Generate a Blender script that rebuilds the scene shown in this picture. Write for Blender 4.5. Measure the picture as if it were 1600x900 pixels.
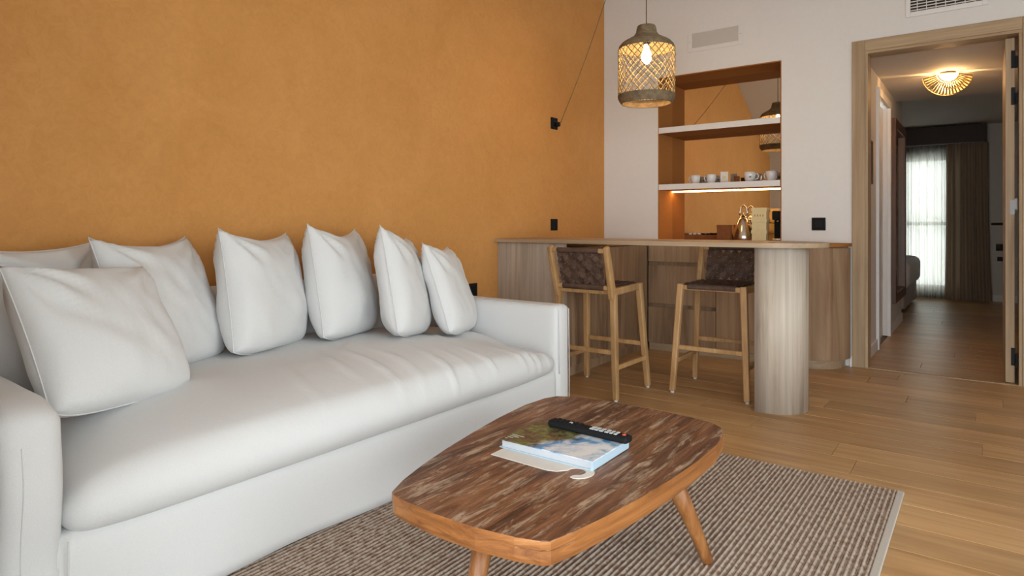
import bpy, bmesh, math, random
from mathutils import Vector, Matrix, noise
R = random.Random(7)
scn = bpy.context.scene
for o in list(bpy.data.objects): bpy.data.objects.remove(o)
COL = scn.collection

# ------------------------------------------------------------------ camera
# X runs along the white wall (right = +), Y along the orange wall (away = +), metres, camera stands in the terrace opening
cam = bpy.data.cameras.new('camera'); cam.sensor_width = 36; cam.lens = 22.5
cam.shift_y = -0.0625; cam.clip_start = 0.05
camo = bpy.data.objects.new('camera', cam); COL.objects.link(camo)
camo.location = (0, 0, 1.0); camo.rotation_euler = (math.pi/2, 0, math.atan(0.74))
scn.camera = camo
# ------------------------------------------------------------------ world, light, exposure
w = bpy.data.worlds.new('world'); scn.world = w; w.use_nodes = True
nt = w.node_tree; bg = nt.nodes['Background']
bg.inputs[0].default_value = (0.92, 0.97, 1.0, 1); bg.inputs[1].default_value = 7.2
def portal(name, loc, rot, sx, sy):
    l = bpy.data.lights.new(name, 'AREA'); l.shape = 'RECTANGLE'; l.size = sx; l.size_y = sy
    l.cycles.is_portal = True
    o = bpy.data.objects.new(name, l); COL.objects.link(o); o.location = loc; o.rotation_euler = rot
portal('terrace_daylight', (0.5, -0.12, 1.02), (math.pi/2, 0, 0), 3.0, 2.04)
portal('side_daylight', (2.78, 1.2, 1.25), (math.pi/2, 0, math.pi/2), 2.1, 2.4)
portal('bedroom_daylight', (-0.65, 10.58, 1.0), (math.pi/2, 0, math.pi), 0.56, 1.8)
scn.view_settings.view_transform = 'Standard'; scn.view_settings.look = 'None'
scn.view_settings.exposure = 0.0; scn.view_settings.gamma = 1.0
scn.view_settings.use_curve_mapping = False

# ------------------------------------------------------------------ material helpers
def newmat(name):
    m = bpy.data.materials.new(name); m.use_nodes = True
    return m, m.node_tree.nodes, m.node_tree.links, m.node_tree.nodes['Principled BSDF']
def rgb(c): return (c[0], c[1], c[2], 1)
def ramp(N, stops):
    r = N.new('ShaderNodeValToRGB'); e = r.color_ramp.elements
    while len(e) < len(stops): e.new(0.5)
    for k, (p, c) in zip(e, stops): k.position = p; k.color = rgb(c)
    return r
def coords(N, L, scale, rnd=False, rot=(0,0,0)):
    t = N.new('ShaderNodeTexCoord'); mp = N.new('ShaderNodeMapping'); mp.inputs['Scale'].default_value = scale
    mp.inputs['Rotation'].default_value = rot
    if rnd:
        oi = N.new('ShaderNodeObjectInfo'); mu = N.new('ShaderNodeMath'); mu.operation = 'MULTIPLY'; mu.inputs[1].default_value = 37.0
        L.new(oi.outputs['Random'], mu.inputs[0])
        ad = N.new('ShaderNodeVectorMath'); ad.operation = 'ADD'
        L.new(t.outputs['Object'], ad.inputs[0]); L.new(mu.outputs[0], ad.inputs[1]); L.new(ad.outputs[0], mp.inputs[0])
    else: L.new(t.outputs['Object'], mp.inputs[0])
    return mp
def nz(N, L, mp, scale, detail=4, dist=0.0, rough=0.55):
    n = N.new('ShaderNodeTexNoise'); n.inputs['Scale'].default_value = scale; n.inputs['Detail'].default_value = detail
    n.inputs['Distortion'].default_value = dist; n.inputs['Roughness'].default_value = rough
    L.new(mp.outputs[0], n.inputs['Vector']); return n
def mixc(N, L, a, b, fac, mode='MIX'):
    m = N.new('ShaderNodeMix'); m.data_type = 'RGBA'; m.blend_type = mode
    if isinstance(fac, (int, float)): m.inputs[0].default_value = fac
    else: L.new(fac, m.inputs[0])
    for k, v in ((6, a), (7, b)):
        if isinstance(v, tuple): m.inputs[k].default_value = rgb(v)
        else: L.new(v, m.inputs[k])
    return m.outputs[2]
def bump(N, L, B, h, strength, dist=0.01):
    b = N.new('ShaderNodeBump'); b.inputs['Strength'].default_value = strength; b.inputs['Distance'].default_value = dist
    L.new(h, b.inputs['Height']); L.new(b.outputs[0], B.inputs['Normal'])
def plain(name, c, rough=0.6, metal=0.0, var=0.0, spec=0.5):
    m, N, L, B = newmat(name); B.inputs['Roughness'].default_value = rough; B.inputs['Metallic'].default_value = metal
    B.inputs['Specular IOR Level'].default_value = spec
    mp = coords(N, L, (1,1,1)); n = nz(N, L, mp, 30, 3)
    d = tuple(x*(1-var) for x in c); r = ramp(N, [(0.3, d), (0.7, c)]); L.new(n.outputs[0], r.inputs[0]); L.new(r.outputs[0], B.inputs['Base Color'])
    return m
def wood(name, light, mid, dark, scale, rough=0.5, rnd=False, bs=0.15, knots=0.5, spec=0.4):
    m, N, L, B = newmat(name); B.inputs['Roughness'].default_value = rough; B.inputs['Specular IOR Level'].default_value = spec
    mp = coords(N, L, scale, rnd)
    a = nz(N, L, mp, 1.0, 6, knots, 0.6)
    r = ramp(N, [(0.26, dark), (0.46, mid), (0.68, light)]); L.new(a.outputs[0], r.inputs[0])
    mp2 = coords(N, L, tuple(s*5 if s > max(scale)*0.5 else s*1.5 for s in scale), rnd)
    f = nz(N, L, mp2, 1.0, 3, 0.1)
    r2 = ramp(N, [(0.35, (0.72,0.70,0.68)), (0.62, (1,1,1))]); L.new(f.outputs[0], r2.inputs[0])
    c = mixc(N, L, r.outputs[0], r2.outputs[0], 0.6, 'MULTIPLY')
    if rnd:
        oi = N.new('ShaderNodeObjectInfo'); rr = ramp(N, [(0, (0.84,0.83,0.82)), (1, (1.08,1.06,1.04))]); L.new(oi.outputs['Random'], rr.inputs[0])
        c = mixc(N, L, c, rr.outputs[0], 1.0, 'MULTIPLY')
    L.new(c, B.inputs['Base Color']); bump(N, L, B, f.outputs[0], bs, 0.003)
    return m
def fabric(name, c, weave=600, b=0.25, var=0.06, rough=0.9):
    m, N, L, B = newmat(name); B.inputs['Roughness'].default_value = rough; B.inputs['Specular IOR Level'].default_value = 0.15
    B.inputs['Sheen Weight'].default_value = 0.15
    mp = coords(N, L, (1,1,1)); n = nz(N, L, mp, weave, 2); big = nz(N, L, mp, 9, 4, 0.6)
    r = ramp(N, [(0.3, tuple(x*(1-var) for x in c)), (0.7, c)]); L.new(n.outputs[0], r.inputs[0]); L.new(r.outputs[0], B.inputs['Base Color'])
    ad = N.new('ShaderNodeMath'); ad.operation = 'MULTIPLY_ADD'; ad.inputs[1].default_value = 0.12
    L.new(n.outputs[0], ad.inputs[0]); L.new(big.outputs[0], ad.inputs[2])
    bump(N, L, B, ad.outputs[0], b, 0.012); return m
def emit(name, c, s):
    m, N, L, B = newmat(name); B.inputs['Base Color'].default_value = rgb(c)
    B.inputs['Emission Color'].default_value = rgb(c); B.inputs['Emission Strength'].default_value = s; return m

M = {}
def orange_plaster():
    m, N, L, B = newmat('orange_plaster'); B.inputs['Roughness'].default_value = 0.85; B.inputs['Specular IOR Level'].default_value = 0.2
    mp = coords(N, L, (1,1,1)); a = nz(N, L, mp, 2.2, 6, 0.8, 0.65); f = nz(N, L, mp, 90, 4, 0.2, 0.7); s = nz(N, L, mp, 26, 5, 1.2, 0.75)
    r = ramp(N, [(0.3, (0.60,0.282,0.082)), (0.7, (0.67,0.325,0.104))]); L.new(a.outputs[0], r.inputs[0])
    r2 = ramp(N, [(0.25, (0.86,0.84,0.82)), (0.6, (1,1,1))]); L.new(s.outputs[0], r2.inputs[0])
    L.new(mixc(N, L, r.outputs[0], r2.outputs[0], 0.8, 'MULTIPLY'), B.inputs['Base Color'])
    bump(N, L, B, f.outputs[0], 0.35, 0.004); return m
M['orange'] = orange_plaster()
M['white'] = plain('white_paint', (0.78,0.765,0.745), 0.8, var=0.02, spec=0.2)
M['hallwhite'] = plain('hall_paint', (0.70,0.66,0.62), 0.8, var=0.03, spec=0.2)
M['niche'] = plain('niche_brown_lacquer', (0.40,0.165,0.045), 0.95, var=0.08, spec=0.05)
M['trimwhite'] = plain('trim_white', (0.80,0.79,0.78), 0.5)
M['floor'] = wood('oak_floor', (0.62,0.385,0.185), (0.52,0.305,0.135), (0.38,0.205,0.085), (1.1,9,9), 0.36, True, 0.10, 0.4)
M['sub'] = plain('floor_joint', (0.10,0.06,0.03), 0.9)
M['bar'] = wood('bar_oak', (0.63,0.57,0.50), (0.52,0.445,0.365), (0.33,0.255,0.185), (10,10,0.6), 0.55, True, 0.2, 1.2)
M['cab'] = wood('shaded_bar_oak', (0.43,0.295,0.185), (0.33,0.21,0.125), (0.17,0.10,0.058), (8,8,0.7), 0.6, True, 0.2, 1.2, 0.25)  # darker copy of the bar oak, shade around the cabinets put into its colour
M['bartop'] = wood('bar_top_oak', (0.50,0.37,0.24), (0.42,0.30,0.19), (0.33,0.22,0.13), (0.9,12,12), 0.45, False, 0.15, 0.4)
M['frame'] = wood('door_frame_oak', (0.53,0.40,0.25), (0.45,0.32,0.19), (0.33,0.22,0.12), (12,12,0.9), 0.55, True, 0.15, 0.4)
M['framex'] = wood('door_head_oak', (0.53,0.40,0.25), (0.45,0.32,0.19), (0.30,0.20,0.11), (0.9,12,12), 0.55, False, 0.15, 0.4)
M['teak'] = wood('stool_teak', (0.56,0.345,0.165), (0.46,0.27,0.115), (0.33,0.18,0.07), (16,16,2), 0.45, True, 0.1, 0.3)
M['cord'] = plain('woven_cord', (0.125,0.072,0.050), 0.6, var=0.5, spec=0.3)
M['sofa'] = fabric('white_linen', (0.71,0.708,0.705), 420, 0.22)
M['pillow'] = fabric('white_linen_pillow', (0.71,0.708,0.705), 420, 0.25)
M['seam'] = fabric('linen_piping', (0.68,0.67,0.66), 420, 0.1)
M['black'] = plain('black_plastic', (0.012,0.012,0.013), 0.7, spec=0.15)
M['blackmetal'] = plain('black_metal', (0.012,0.012,0.013), 0.6, spec=0.2)
M['dullsteel'] = plain('dull_steel', (0.30,0.30,0.30), 0.6, 0.6)
M['ventgrey'] = plain('vent_panel', (0.60,0.57,0.53), 0.8)
M['steel'] = plain('brushed_steel', (0.62,0.60,0.57), 0.22, 1.0)
M['ceramic'] = plain('white_ceramic', (0.82,0.82,0.81), 0.15)
M['mug_print'] = plain('grey_print', (0.25,0.23,0.23), 0.4)
M['mirror'] = plain('mirror_silver', (0.80,0.74,0.66), 0.01, 1.0)
M['rattan'] = plain('rattan_seagrass', (0.27,0.19,0.105), 0.8, var=0.5)
M['rattan2'] = plain('rattan_strand', (0.36,0.25,0.12), 0.7, var=0.4)
M['raffia'] = plain('raffia_slat', (0.50,0.30,0.11), 0.6, var=0.3)
M['brown'] = plain('brown_box', (0.25,0.095,0.035), 0.8, var=0.2, spec=0.1)
M['cream'] = plain('cream_card', (0.78,0.66,0.36), 0.6, var=0.06)
M['card'] = plain('ivory_card', (0.78,0.74,0.68), 0.6, var=0.03)
M['page'] = plain('book_pages', (0.54,0.57,0.61), 0.7, var=0.06)
M['bookblue'] = plain('book_spine_blue', (0.45,0.60,0.72), 0.4)
M['grey'] = plain('remote_grey', (0.55,0.57,0.58), 0.5)
M['red'] = plain('remote_red', (0.6,0.08,0.04), 0.5)
M['darkwood'] = wood('dark_brown_wood', (0.16,0.075,0.035), (0.11,0.05,0.024), (0.06,0.028,0.014), (10,10,1), 0.4)
M['pelmet'] = plain('dark_pelmet', (0.055,0.03,0.02), 0.6, var=0.2)
M['bedlinen'] = fabric('bed_linen', (0.72,0.68,0.66), 200, 0.2)
M['bedskirt'] = fabric('bed_valance', (0.42,0.33,0.28), 200, 0.2)
M['drape'] = fabric('taupe_drape', (0.42,0.32,0.235), 300, 0.2)
def add_translucent(m, c, f):
    N, L = m.node_tree.nodes, m.node_tree.links; t = N.new('ShaderNodeBsdfTranslucent'); t.inputs[0].default_value = rgb(c)
    mx = N.new('ShaderNodeMixShader'); mx.inputs[0].default_value = f; L.new(N['Principled BSDF'].outputs[0], mx.inputs[1]); L.new(t.outputs[0], mx.inputs[2]); L.new(mx.outputs[0], N['Material Output'].inputs[0])
add_translucent(M['drape'], (0.30,0.21,0.13), 0.35)
M['terrace'] = plain('terrace_stone', (0.55,0.53,0.50), 0.8, var=0.1)
M['vent_dark'] = plain('vent_shadow', (0.03,0.025,0.02), 0.8)
M['rubber'] = plain('foot_pad', (0.55,0.54,0.52), 0.6)
M['led'] = emit('led_strip', (1.0,0.60,0.22), 22)
M['bulb'] = emit('bulb_glow', (1.0,0.74,0.36), 60)
M['hallglow'] = emit('hall_diffuser', (1.0,0.70,0.32), 6)
def sheer():
    m, N, L, B = newmat('sheer_voile'); out = N['Material Output']
    t = N.new('ShaderNodeBsdfTranslucent'); t.inputs[0].default_value = (0.43,0.415,0.36,1)
    tr = N.new('ShaderNodeBsdfTransparent'); tr.inputs[0].default_value = (0.92,0.92,0.9,1)
    mp = coords(N, L, (60,60,3)); n = nz(N, L, mp, 1.5, 3); r = ramp(N, [(0.3, (0.03,)*3), (0.7, (0.08,)*3)]); L.new(n.outputs[0], r.inputs[0])
    mx = N.new('ShaderNodeMixShader'); L.new(r.outputs[0], mx.inputs[0]); L.new(t.outputs[0], mx.inputs[1]); L.new(tr.outputs[0], mx.inputs[2])
    L.new(mx.outputs[0], out.inputs[0]); return m
M['sheer'] = sheer()
def glass():
    m, N, L, B = newmat('window_glass'); tr = N.new('ShaderNodeBsdfTransparent'); tr.inputs[0].default_value = (0.95,0.97,0.96,1)
    gl = N.new('ShaderNodeBsdfGlossy'); gl.inputs['Roughness'].default_value = 0.02
    fr = N.new('ShaderNodeFresnel'); fr.inputs[0].default_value = 1.45; mx = N.new('ShaderNodeMixShader')
    L.new(fr.outputs[0], mx.inputs[0]); L.new(tr.outputs[0], mx.inputs[1]); L.new(gl.outputs[0], mx.inputs[2]); L.new(mx.outputs[0], N['Material Output'].inputs[0]); return m
M['glass'] = glass()
def rug_mat():
    m, N, L, B = newmat('ribbed_jute'); B.inputs['Roughness'].default_value = 0.95; B.inputs['Specular IOR Level'].default_value = 0.1
    t = N.new('ShaderNodeTexCoord'); sp = N.new('ShaderNodeSeparateXYZ'); L.new(t.outputs['Object'], sp.inputs[0])
    mu = N.new('ShaderNodeMath'); mu.operation = 'MULTIPLY'; mu.inputs[1].default_value = 2*math.pi/0.0165; L.new(sp.outputs[0], mu.inputs[0])
    si = N.new('ShaderNodeMath'); si.operation = 'SINE'; L.new(mu.outputs[0], si.inputs[0])
    mp = coords(N, L, (60,40,1)); n = nz(N, L, mp, 1.0, 3); mp2 = coords(N, L, (60,150,1)); n2 = nz(N, L, mp2, 1.0, 2)
    r = ramp(N, [(0.30, (0.20,0.12,0.08)), (0.45, (0.33,0.235,0.175)), (0.62, (0.50,0.42,0.35))])
    ad = N.new('ShaderNodeMath'); ad.operation = 'MULTIPLY_ADD'; ad.inputs[1].default_value = 0.16; L.new(si.outputs[0], ad.inputs[0]); L.new(n.outputs[0], ad.inputs[2])
    L.new(ad.outputs[0], r.inputs[0])
    r2 = ramp(N, [(0.3, (0.75,0.74,0.73)), (0.65, (1.05,1.05,1.05))]); L.new(n2.outputs[0], r2.inputs[0])
    L.new(mixc(N, L, r.outputs[0], r2.outputs[0], 0.8, 'MULTIPLY'), B.inputs['Base Color'])
    bump(N, L, B, n2.outputs[0], 0.5, 0.004); return m
M['rug'] = rug_mat()
M['rugedge'] = fabric('rug_binding', (0.47,0.42,0.36), 300, 0.3)
def table_mat(name, edge=False):
    m, N, L, B = newmat(name); B.inputs['Roughness'].default_value = 0.42 if not edge else 0.38
    mp = coords(N, L, (11,0.9,11) if not edge else (5,1.0,22)); a = nz(N, L, mp, 1.4, 7, 1.1, 0.65)
    mp2 = coords(N, L, (75,4.0,75)); f = nz(N, L, mp2, 1.0, 4, 0.5, 0.7)
    if edge: r = ramp(N, [(0.3, (0.13,0.045,0.014)), (0.5, (0.31,0.118,0.032)), (0.72, (0.46,0.215,0.072))])
    else: r = ramp(N, [(0.30, (0.060,0.024,0.013)), (0.44, (0.145,0.054,0.025)), (0.58, (0.27,0.112,0.048)), (0.76, (0.42,0.225,0.108))])
    L.new(a.outputs[0], r.inputs[0])
    c = r.outputs[0]
    if not edge:
        mp3 = coords(N, L, (26,4.2,12)); w_ = nz(N, L, mp3, 1.3, 6, 0.6, 0.75)
        r3 = ramp(N, [(0.51, (0,0,0)), (0.63, (0.85,0.85,0.85))]); L.new(w_.outputs[0], r3.inputs[0])
        c = mixc(N, L, c, (0.53,0.39,0.27), r3.outputs[0])
        r4 = ramp(N, [(0.36, (0.30,0.24,0.20)), (0.56, (1,1,1))]); L.new(f.outputs[0], r4.inputs[0])
        c = mixc(N, L, c, r4.outputs[0], 0.75, 'MULTIPLY')
    L.new(c, B.inputs['Base Color']); bump(N, L, B, f.outputs[0], 0.5 if not edge else 0.15, 0.004); return m
M['tableleg'] = wood('table_leg_wood', (0.38,0.17,0.055), (0.25,0.095,0.028), (0.11,0.04,0.014), (30,30,2.0), 0.4, False, 0.2, 0.4)
M['tabletop'] = table_mat('worn_table_wood'); M['tableedge'] = table_mat('oiled_table_edge', True)
def cover_mat():   # printed photograph on the book cover: headland, cloud and sea
    m, N, L, B = newmat('printed_cover'); B.inputs['Roughness'].default_value = 0.25
    t = N.new('ShaderNodeTexCoord'); sp = N.new('ShaderNodeSeparateXYZ'); L.new(t.outputs['Object'], sp.inputs[0])
    mp = coords(N, L, (1,1,1)); n = nz(N, L, mp, 14, 6, 0.4, 0.6); n2 = nz(N, L, mp, 34, 6, 0.3, 0.7); n3 = nz(N, L, mp, 9, 3)
    sky = ramp(N, [(0.44, (0.12,0.33,0.62)), (0.52, (0.55,0.66,0.78)), (0.62, (0.85,0.86,0.88))]); L.new(n.outputs[0], sky.inputs[0])
    rock = ramp(N, [(0.36, (0.035,0.025,0.018)), (0.48, (0.14,0.095,0.06)), (0.56, (0.12,0.17,0.03)), (0.68, (0.30,0.24,0.16))]); L.new(n2.outputs[0], rock.inputs[0])
    a = N.new('ShaderNodeMath'); a.operation = 'MULTIPLY_ADD'; a.inputs[1].default_value = -0.55; L.new(sp.outputs[1], a.inputs[0]); L.new(sp.outputs[0], a.inputs[2])
    b = N.new('ShaderNodeMath'); b.operation = 'MULTIPLY_ADD'; b.inputs[1].default_value = 0.16; L.new(n3.outputs[0], b.inputs[0]); L.new(a.outputs[0], b.inputs[2])
    r = ramp(N, [(0.07, (0,0,0)), (0.10, (1,1,1))]); L.new(b.outputs[0], r.inputs[0])
    L.new(mixc(N, L, rock.outputs[0], sky.outputs[0], r.outputs[0]), B.inputs['Base Color']); return m
M['cover'] = cover_mat()

# ------------------------------------------------------------------ mesh helpers
def link(name, me, mat, parent=None, smooth=False):
    o = bpy.data.objects.new(name, me); COL.objects.link(o)
    if mat: me.materials.append(mat)
    if smooth: me.shade_smooth()
    if parent: o.parent = parent
    return o
def frombm(name, bm, mat, parent=None, smooth=False):
    bmesh.ops.recalc_face_normals(bm, faces=bm.faces)
    me = bpy.data.meshes.new(name); bm.to_mesh(me); bm.free(); return link(name, me, mat, parent, smooth)
def addbox(bm, x0,x1,y0,y1,z0,z1, bev=0, seg=2):
    vs = [bm.verts.new(p) for p in ((x0,y0,z0),(x1,y0,z0),(x1,y1,z0),(x0,y1,z0),(x0,y0,z1),(x1,y0,z1),(x1,y1,z1),(x0,y1,z1))]
    fs = [bm.faces.new([vs[i] for i in f]) for f in ((0,3,2,1),(4,5,6,7),(0,1,5,4),(1,2,6,5),(2,3,7,6),(3,0,4,7))]
    if bev:
        es = list({e for f in fs for e in f.edges}); bmesh.ops.bevel(bm, geom=es, offset=bev, segments=seg, profile=0.5, affect='EDGES')
def box(name, x0,x1,y0,y1,z0,z1, mat, parent=None, bev=0):
    bm = bmesh.new(); addbox(bm, x0,x1,y0,y1,z0,z1, bev); return frombm(name, bm, mat, parent)
def boxes(name, lst, mat, parent=None, bev=0):
    bm = bmesh.new()
    for b in lst: addbox(bm, *b, bev)
    return frombm(name, bm, mat, parent)
def addtube(bm, pts, r, seg=8, closed=False, caps=True):
    pts = [Vector(p) for p in pts]; n = len(pts); rings = []; up = None
    rr = r if isinstance(r, (list, tuple)) else [r]*n
    for i, p in enumerate(pts):
        a = pts[(i-1) % n] if (closed or i) else p; b = pts[(i+1) % n] if (closed or i < n-1) else p
        t = (b-a).normalized()
        if up is None: up = Vector((0,0,1)) if abs(t.z) < 0.9 else Vector((1,0,0))
        s = t.cross(up).normalized(); up = s.cross(t).normalized()
        rings.append([bm.verts.new(p + rr[i]*(math.cos(k*2*math.pi/seg)*s + math.sin(k*2*math.pi/seg)*up)) for k in range(seg)])
    for i in range(n if closed else n-1):
        A, Bq = rings[i], rings[(i+1) % n]
        for k in range(seg): bm.faces.new((A[k], A[(k+1) % seg], Bq[(k+1) % seg], Bq[k]))
    if caps and not closed: bm.faces.new(rings[0][::-1]); bm.faces.new(rings[-1])
def tube(name, pts, r, mat, parent=None, seg=8, closed=False):
    bm = bmesh.new(); addtube(bm, pts, r, seg, closed); return frombm(name, bm, mat, parent, True)
def addbar(bm, a, b, w, d, w2=None, d2=None, xdir=(1,0,0), bev=0.004):
    # square bar from a to b; w along xdir, d across; may taper
    a, b = Vector(a), Vector(b); t = (b-a).normalized(); x = Vector(xdir); x = (x - t*x.dot(t)).normalized(); y = t.cross(x)
    w2 = w2 or w; d2 = d2 or d; vs = []
    for p, ww, dd in ((a,w,d),(b,w2,d2)):
        for sx, sy in ((-1,-1),(1,-1),(1,1),(-1,1)): vs.append(bm.verts.new(p + x*sx*ww/2 + y*sy*dd/2))
    fs = [bm.faces.new([vs[i] for i in f]) for f in ((0,1,2,3),(7,6,5,4),(0,4,5,1),(1,5,6,2),(2,6,7,3),(3,7,4,0))]
    if bev: bmesh.ops.bevel(bm, geom=list({e for f in fs for e in f.edges}), offset=bev, segments=2, affect='EDGES', profile=0.5)
def bar(name, a, b, w, d, mat, parent=None, **k):
    bm = bmesh.new(); addbar(bm, a, b, w, d, **k); return frombm(name, bm, mat, parent)
def addlathe(bm, prof, seg=32, c=(0,0,0), cap0=False, cap1=False):
    rings = [[bm.verts.new((c[0]+r*math.cos(k*2*math.pi/seg), c[1]+r*math.sin(k*2*math.pi/seg), c[2]+z)) for k in range(seg)] for r, z in prof]
    for A, Bq in zip(rings, rings[1:]):
        for k in range(seg): bm.faces.new((A[k], A[(k+1)%seg], Bq[(k+1)%seg], Bq[k]))
    if cap0: bm.faces.new(rings[0][::-1])
    if cap1: bm.faces.new(rings[-1])
def lathe(name, prof, mat, parent=None, seg=32, c=(0,0,0), cap0=False, cap1=False):
    bm = bmesh.new(); addlathe(bm, prof, seg, c, cap0, cap1); return frombm(name, bm, mat, parent, True)
def prism(name, outline, z0, z1, mat, parent=None, bev=0, smooth=False):
    bm = bmesh.new(); lo = [bm.verts.new((x,y,z0)) for x,y in outline]; hi = [bm.verts.new((x,y,z1)) for x,y in outline]; n = len(lo)
    for i in range(n): bm.faces.new((lo[i], lo[(i+1)%n], hi[(i+1)%n], hi[i]))
    f0 = bm.faces.new(lo[::-1]); f1 = bm.faces.new(hi)
    if bev: bmesh.ops.bevel(bm, geom=list(f1.edges)+list(f0.edges), offset=bev, segments=2, affect='EDGES', profile=0.5)
    return frombm(name, bm, mat, parent, smooth)
def softbox(name, x0,x1,y0,y1,z0,z1, r, mat, parent=None, step=0.04, fn=None):
    h = Vector(((x1-x0)/2, (y1-y0)/2, (z1-z0)/2)); c = Vector(((x0+x1)/2, (y0+y1)/2, (z0+z1)/2))
    n = [max(4, int(2*k/step)) for k in h]; bm = bmesh.new(); V = {}
    def vert(i, j, k):
        key = (i,j,k)
        if key not in V:
            p = Vector((h.x*(2*i/n[0]-1), h.y*(2*j/n[1]-1), h.z*(2*k/n[2]-1)))
            q = Vector([max(-(a-r), min(a-r, b)) for a, b in zip(h, p)]); d = p-q
            if d.length > 1e-9: p = q + d.normalized()*r if d.length > r*0.999 or sum(abs(e) > 1e-6 for e in d) > 1 else p
            p = p + c
            V[key] = bm.verts.new(fn(p) if fn else p)
        return V[key]
    def face(ax, s):
        u, v = [a for a in range(3) if a != ax]
        for a in range(n[u]):
            for b in range(n[v]):
                ks = []
                for da, db in ((0,0),(1,0),(1,1),(0,1)):
                    t = [0,0,0]; t[ax] = s*n[ax]; t[u] = a+da; t[v] = b+db; ks.append(vert(*t))
                bm.faces.new(ks)
    for ax in range(3):
        for s in (0,1): face(ax, s)
    return frombm(name, bm, mat, parent, True)
def arc(cx, cy, r, a0, a1, n): return [(cx+r*math.cos(a0+(a1-a0)*i/n), cy+r*math.sin(a0+(a1-a0)*i/n)) for i in range(n+1)]
def thing(name, label, cat, loc=(0,0,0), rot=(0,0,0), group=None):
    o = bpy.data.objects.new(name, None); COL.objects.link(o); o.location = loc; o.rotation_euler = rot; o.empty_display_size = 0.1
    return tag(o, label, cat, group)
def tag(o, label, cat, group=None):
    o['label'] = label; o['category'] = cat
    if group: o['group'] = group
    return o
def struct(o): o['kind'] = 'structure'; return o
def stuff(o): o['kind'] = 'stuff'; return o
PI = math.pi

# ================================================================== THE SETTING
XL, YW = -2.714, 5.04          # orange wall, white wall
XR, ZC = 2.6, 3.3
fl = struct(boxes('floor', [(XL-0.1, XR+0.1, 0.0, 5.06, -0.06, -0.014), (-2.4, 1.6, 5.06, 10.55, -0.06, -0.014)], M['sub']))
def planks(x0, x1, y0, y1, wd=0.19, ln=1.25):
    cache = {}; y = y0; row = 0
    while y < y1-0.01:
        w_ = min(wd, y1-y); x = x0 - R.uniform(0.1, 1.1)
        while x < x1:
            a, b = max(x, x0), min(x+ln, x1)
            if b-a > 0.02:
                key = (round(b-a, 2), round(w_, 3))
                if key not in cache:
                    bm = bmesh.new(); L_ = b-a
                    addbox(bm, 0.0008, L_-0.0008, 0.0008, w_-0.0008, -0.014, 0)
                    top = [e for e in bm.edges if all(v.co.z > -0.001 for v in e.verts)]
                    bmesh.ops.bevel(bm, geom=top, offset=0.0014, segments=1, affect='EDGES')
                    bmesh.ops.recalc_face_normals(bm, faces=bm.faces)
                    me = bpy.data.meshes.new('plank'); bm.to_mesh(me); bm.free(); me.materials.append(M['floor']); cache[key] = me
                o = bpy.data.objects.new('plank', cache[key]); COL.objects.link(o); o.location = (a, y, 0); o.parent = fl
            x += ln
        y += wd; row += 1
planks(XL, XR, 0.2, 5.035)
planks(-0.70, 0.32, 5.075, 7.70); planks(-2.3, 1.5, 7.70, 10.35)
struct(box('trim_1', -0.655, 0.165, 5.035, 5.075, -0.012, 0.004, M['framex']))          # threshold strip
def struct_label(o, l): struct(o); o['label'] = l; return o
struct(box('wall_left', XL-0.15, XL, 0.05, 5.5, -0.02, 3.45, M['orange']))
wb = struct(boxes('wall_back', [(XL, -2.208, YW, 5.5, 0, 3.45), (-1.226, -0.95, YW, 5.5, 0, 3.45), (-2.208, -1.226, YW, 5.5, 2.224, 3.45),
    (-2.208, -1.226, YW, 5.5, 0, 0.84), (-2.208, -1.226, 5.335, 5.5, 0.84, 2.224),
    (-0.95, -0.70, YW, 5.18, 0, 3.45), (-0.70, 0.21, YW, 5.18, 2.225, 3.45), (0.21, XR, YW, 5.18, 0, 3.45)], M['white']))
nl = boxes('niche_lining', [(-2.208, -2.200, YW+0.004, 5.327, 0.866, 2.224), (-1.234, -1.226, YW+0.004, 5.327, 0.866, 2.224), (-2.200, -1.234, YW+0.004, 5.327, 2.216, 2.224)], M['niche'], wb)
box('mirror_panel', -2.200, -1.234, 5.327, 5.334, 0.866, 2.216, M['mirror'], wb)
struct(boxes('wall_right', [(XR, XR+0.15, -0.1, 0.16, -0.02, 3.45), (XR, XR+0.15, 2.26, 5.2, -0.02, 3.45), (XR, XR+0.15, 0.16, 2.26, -0.02, 0.05), (XR, XR+0.15, 0.16, 2.26, 2.45, 3.45)], M['white']))
w2 = struct(boxes('window_2', [(XR+0.04, XR+0.10, y, y+0.06, 0.05, 2.45) for y in (0.16, 1.18, 2.20)] + [(XR+0.04, XR+0.10, 0.22, 2.20, z, z+0.06) for z in (0.05, 2.39)], M['trimwhite']))
for y in (0.22, 1.24): box('pane', XR+0.065, XR+0.071, y, y+0.96, 0.11, 2.39, M['glass'], w2)
struct(boxes('wall_rear', [(XL, -1.0, -0.1, 0.2, 0, 2.1), (2.0, XR, -0.1, 0.2, 0, 2.1), (XL-0.15, XR+0.15, -0.1, 0.2, 2.04, 2.25)], M['white']))
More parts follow.
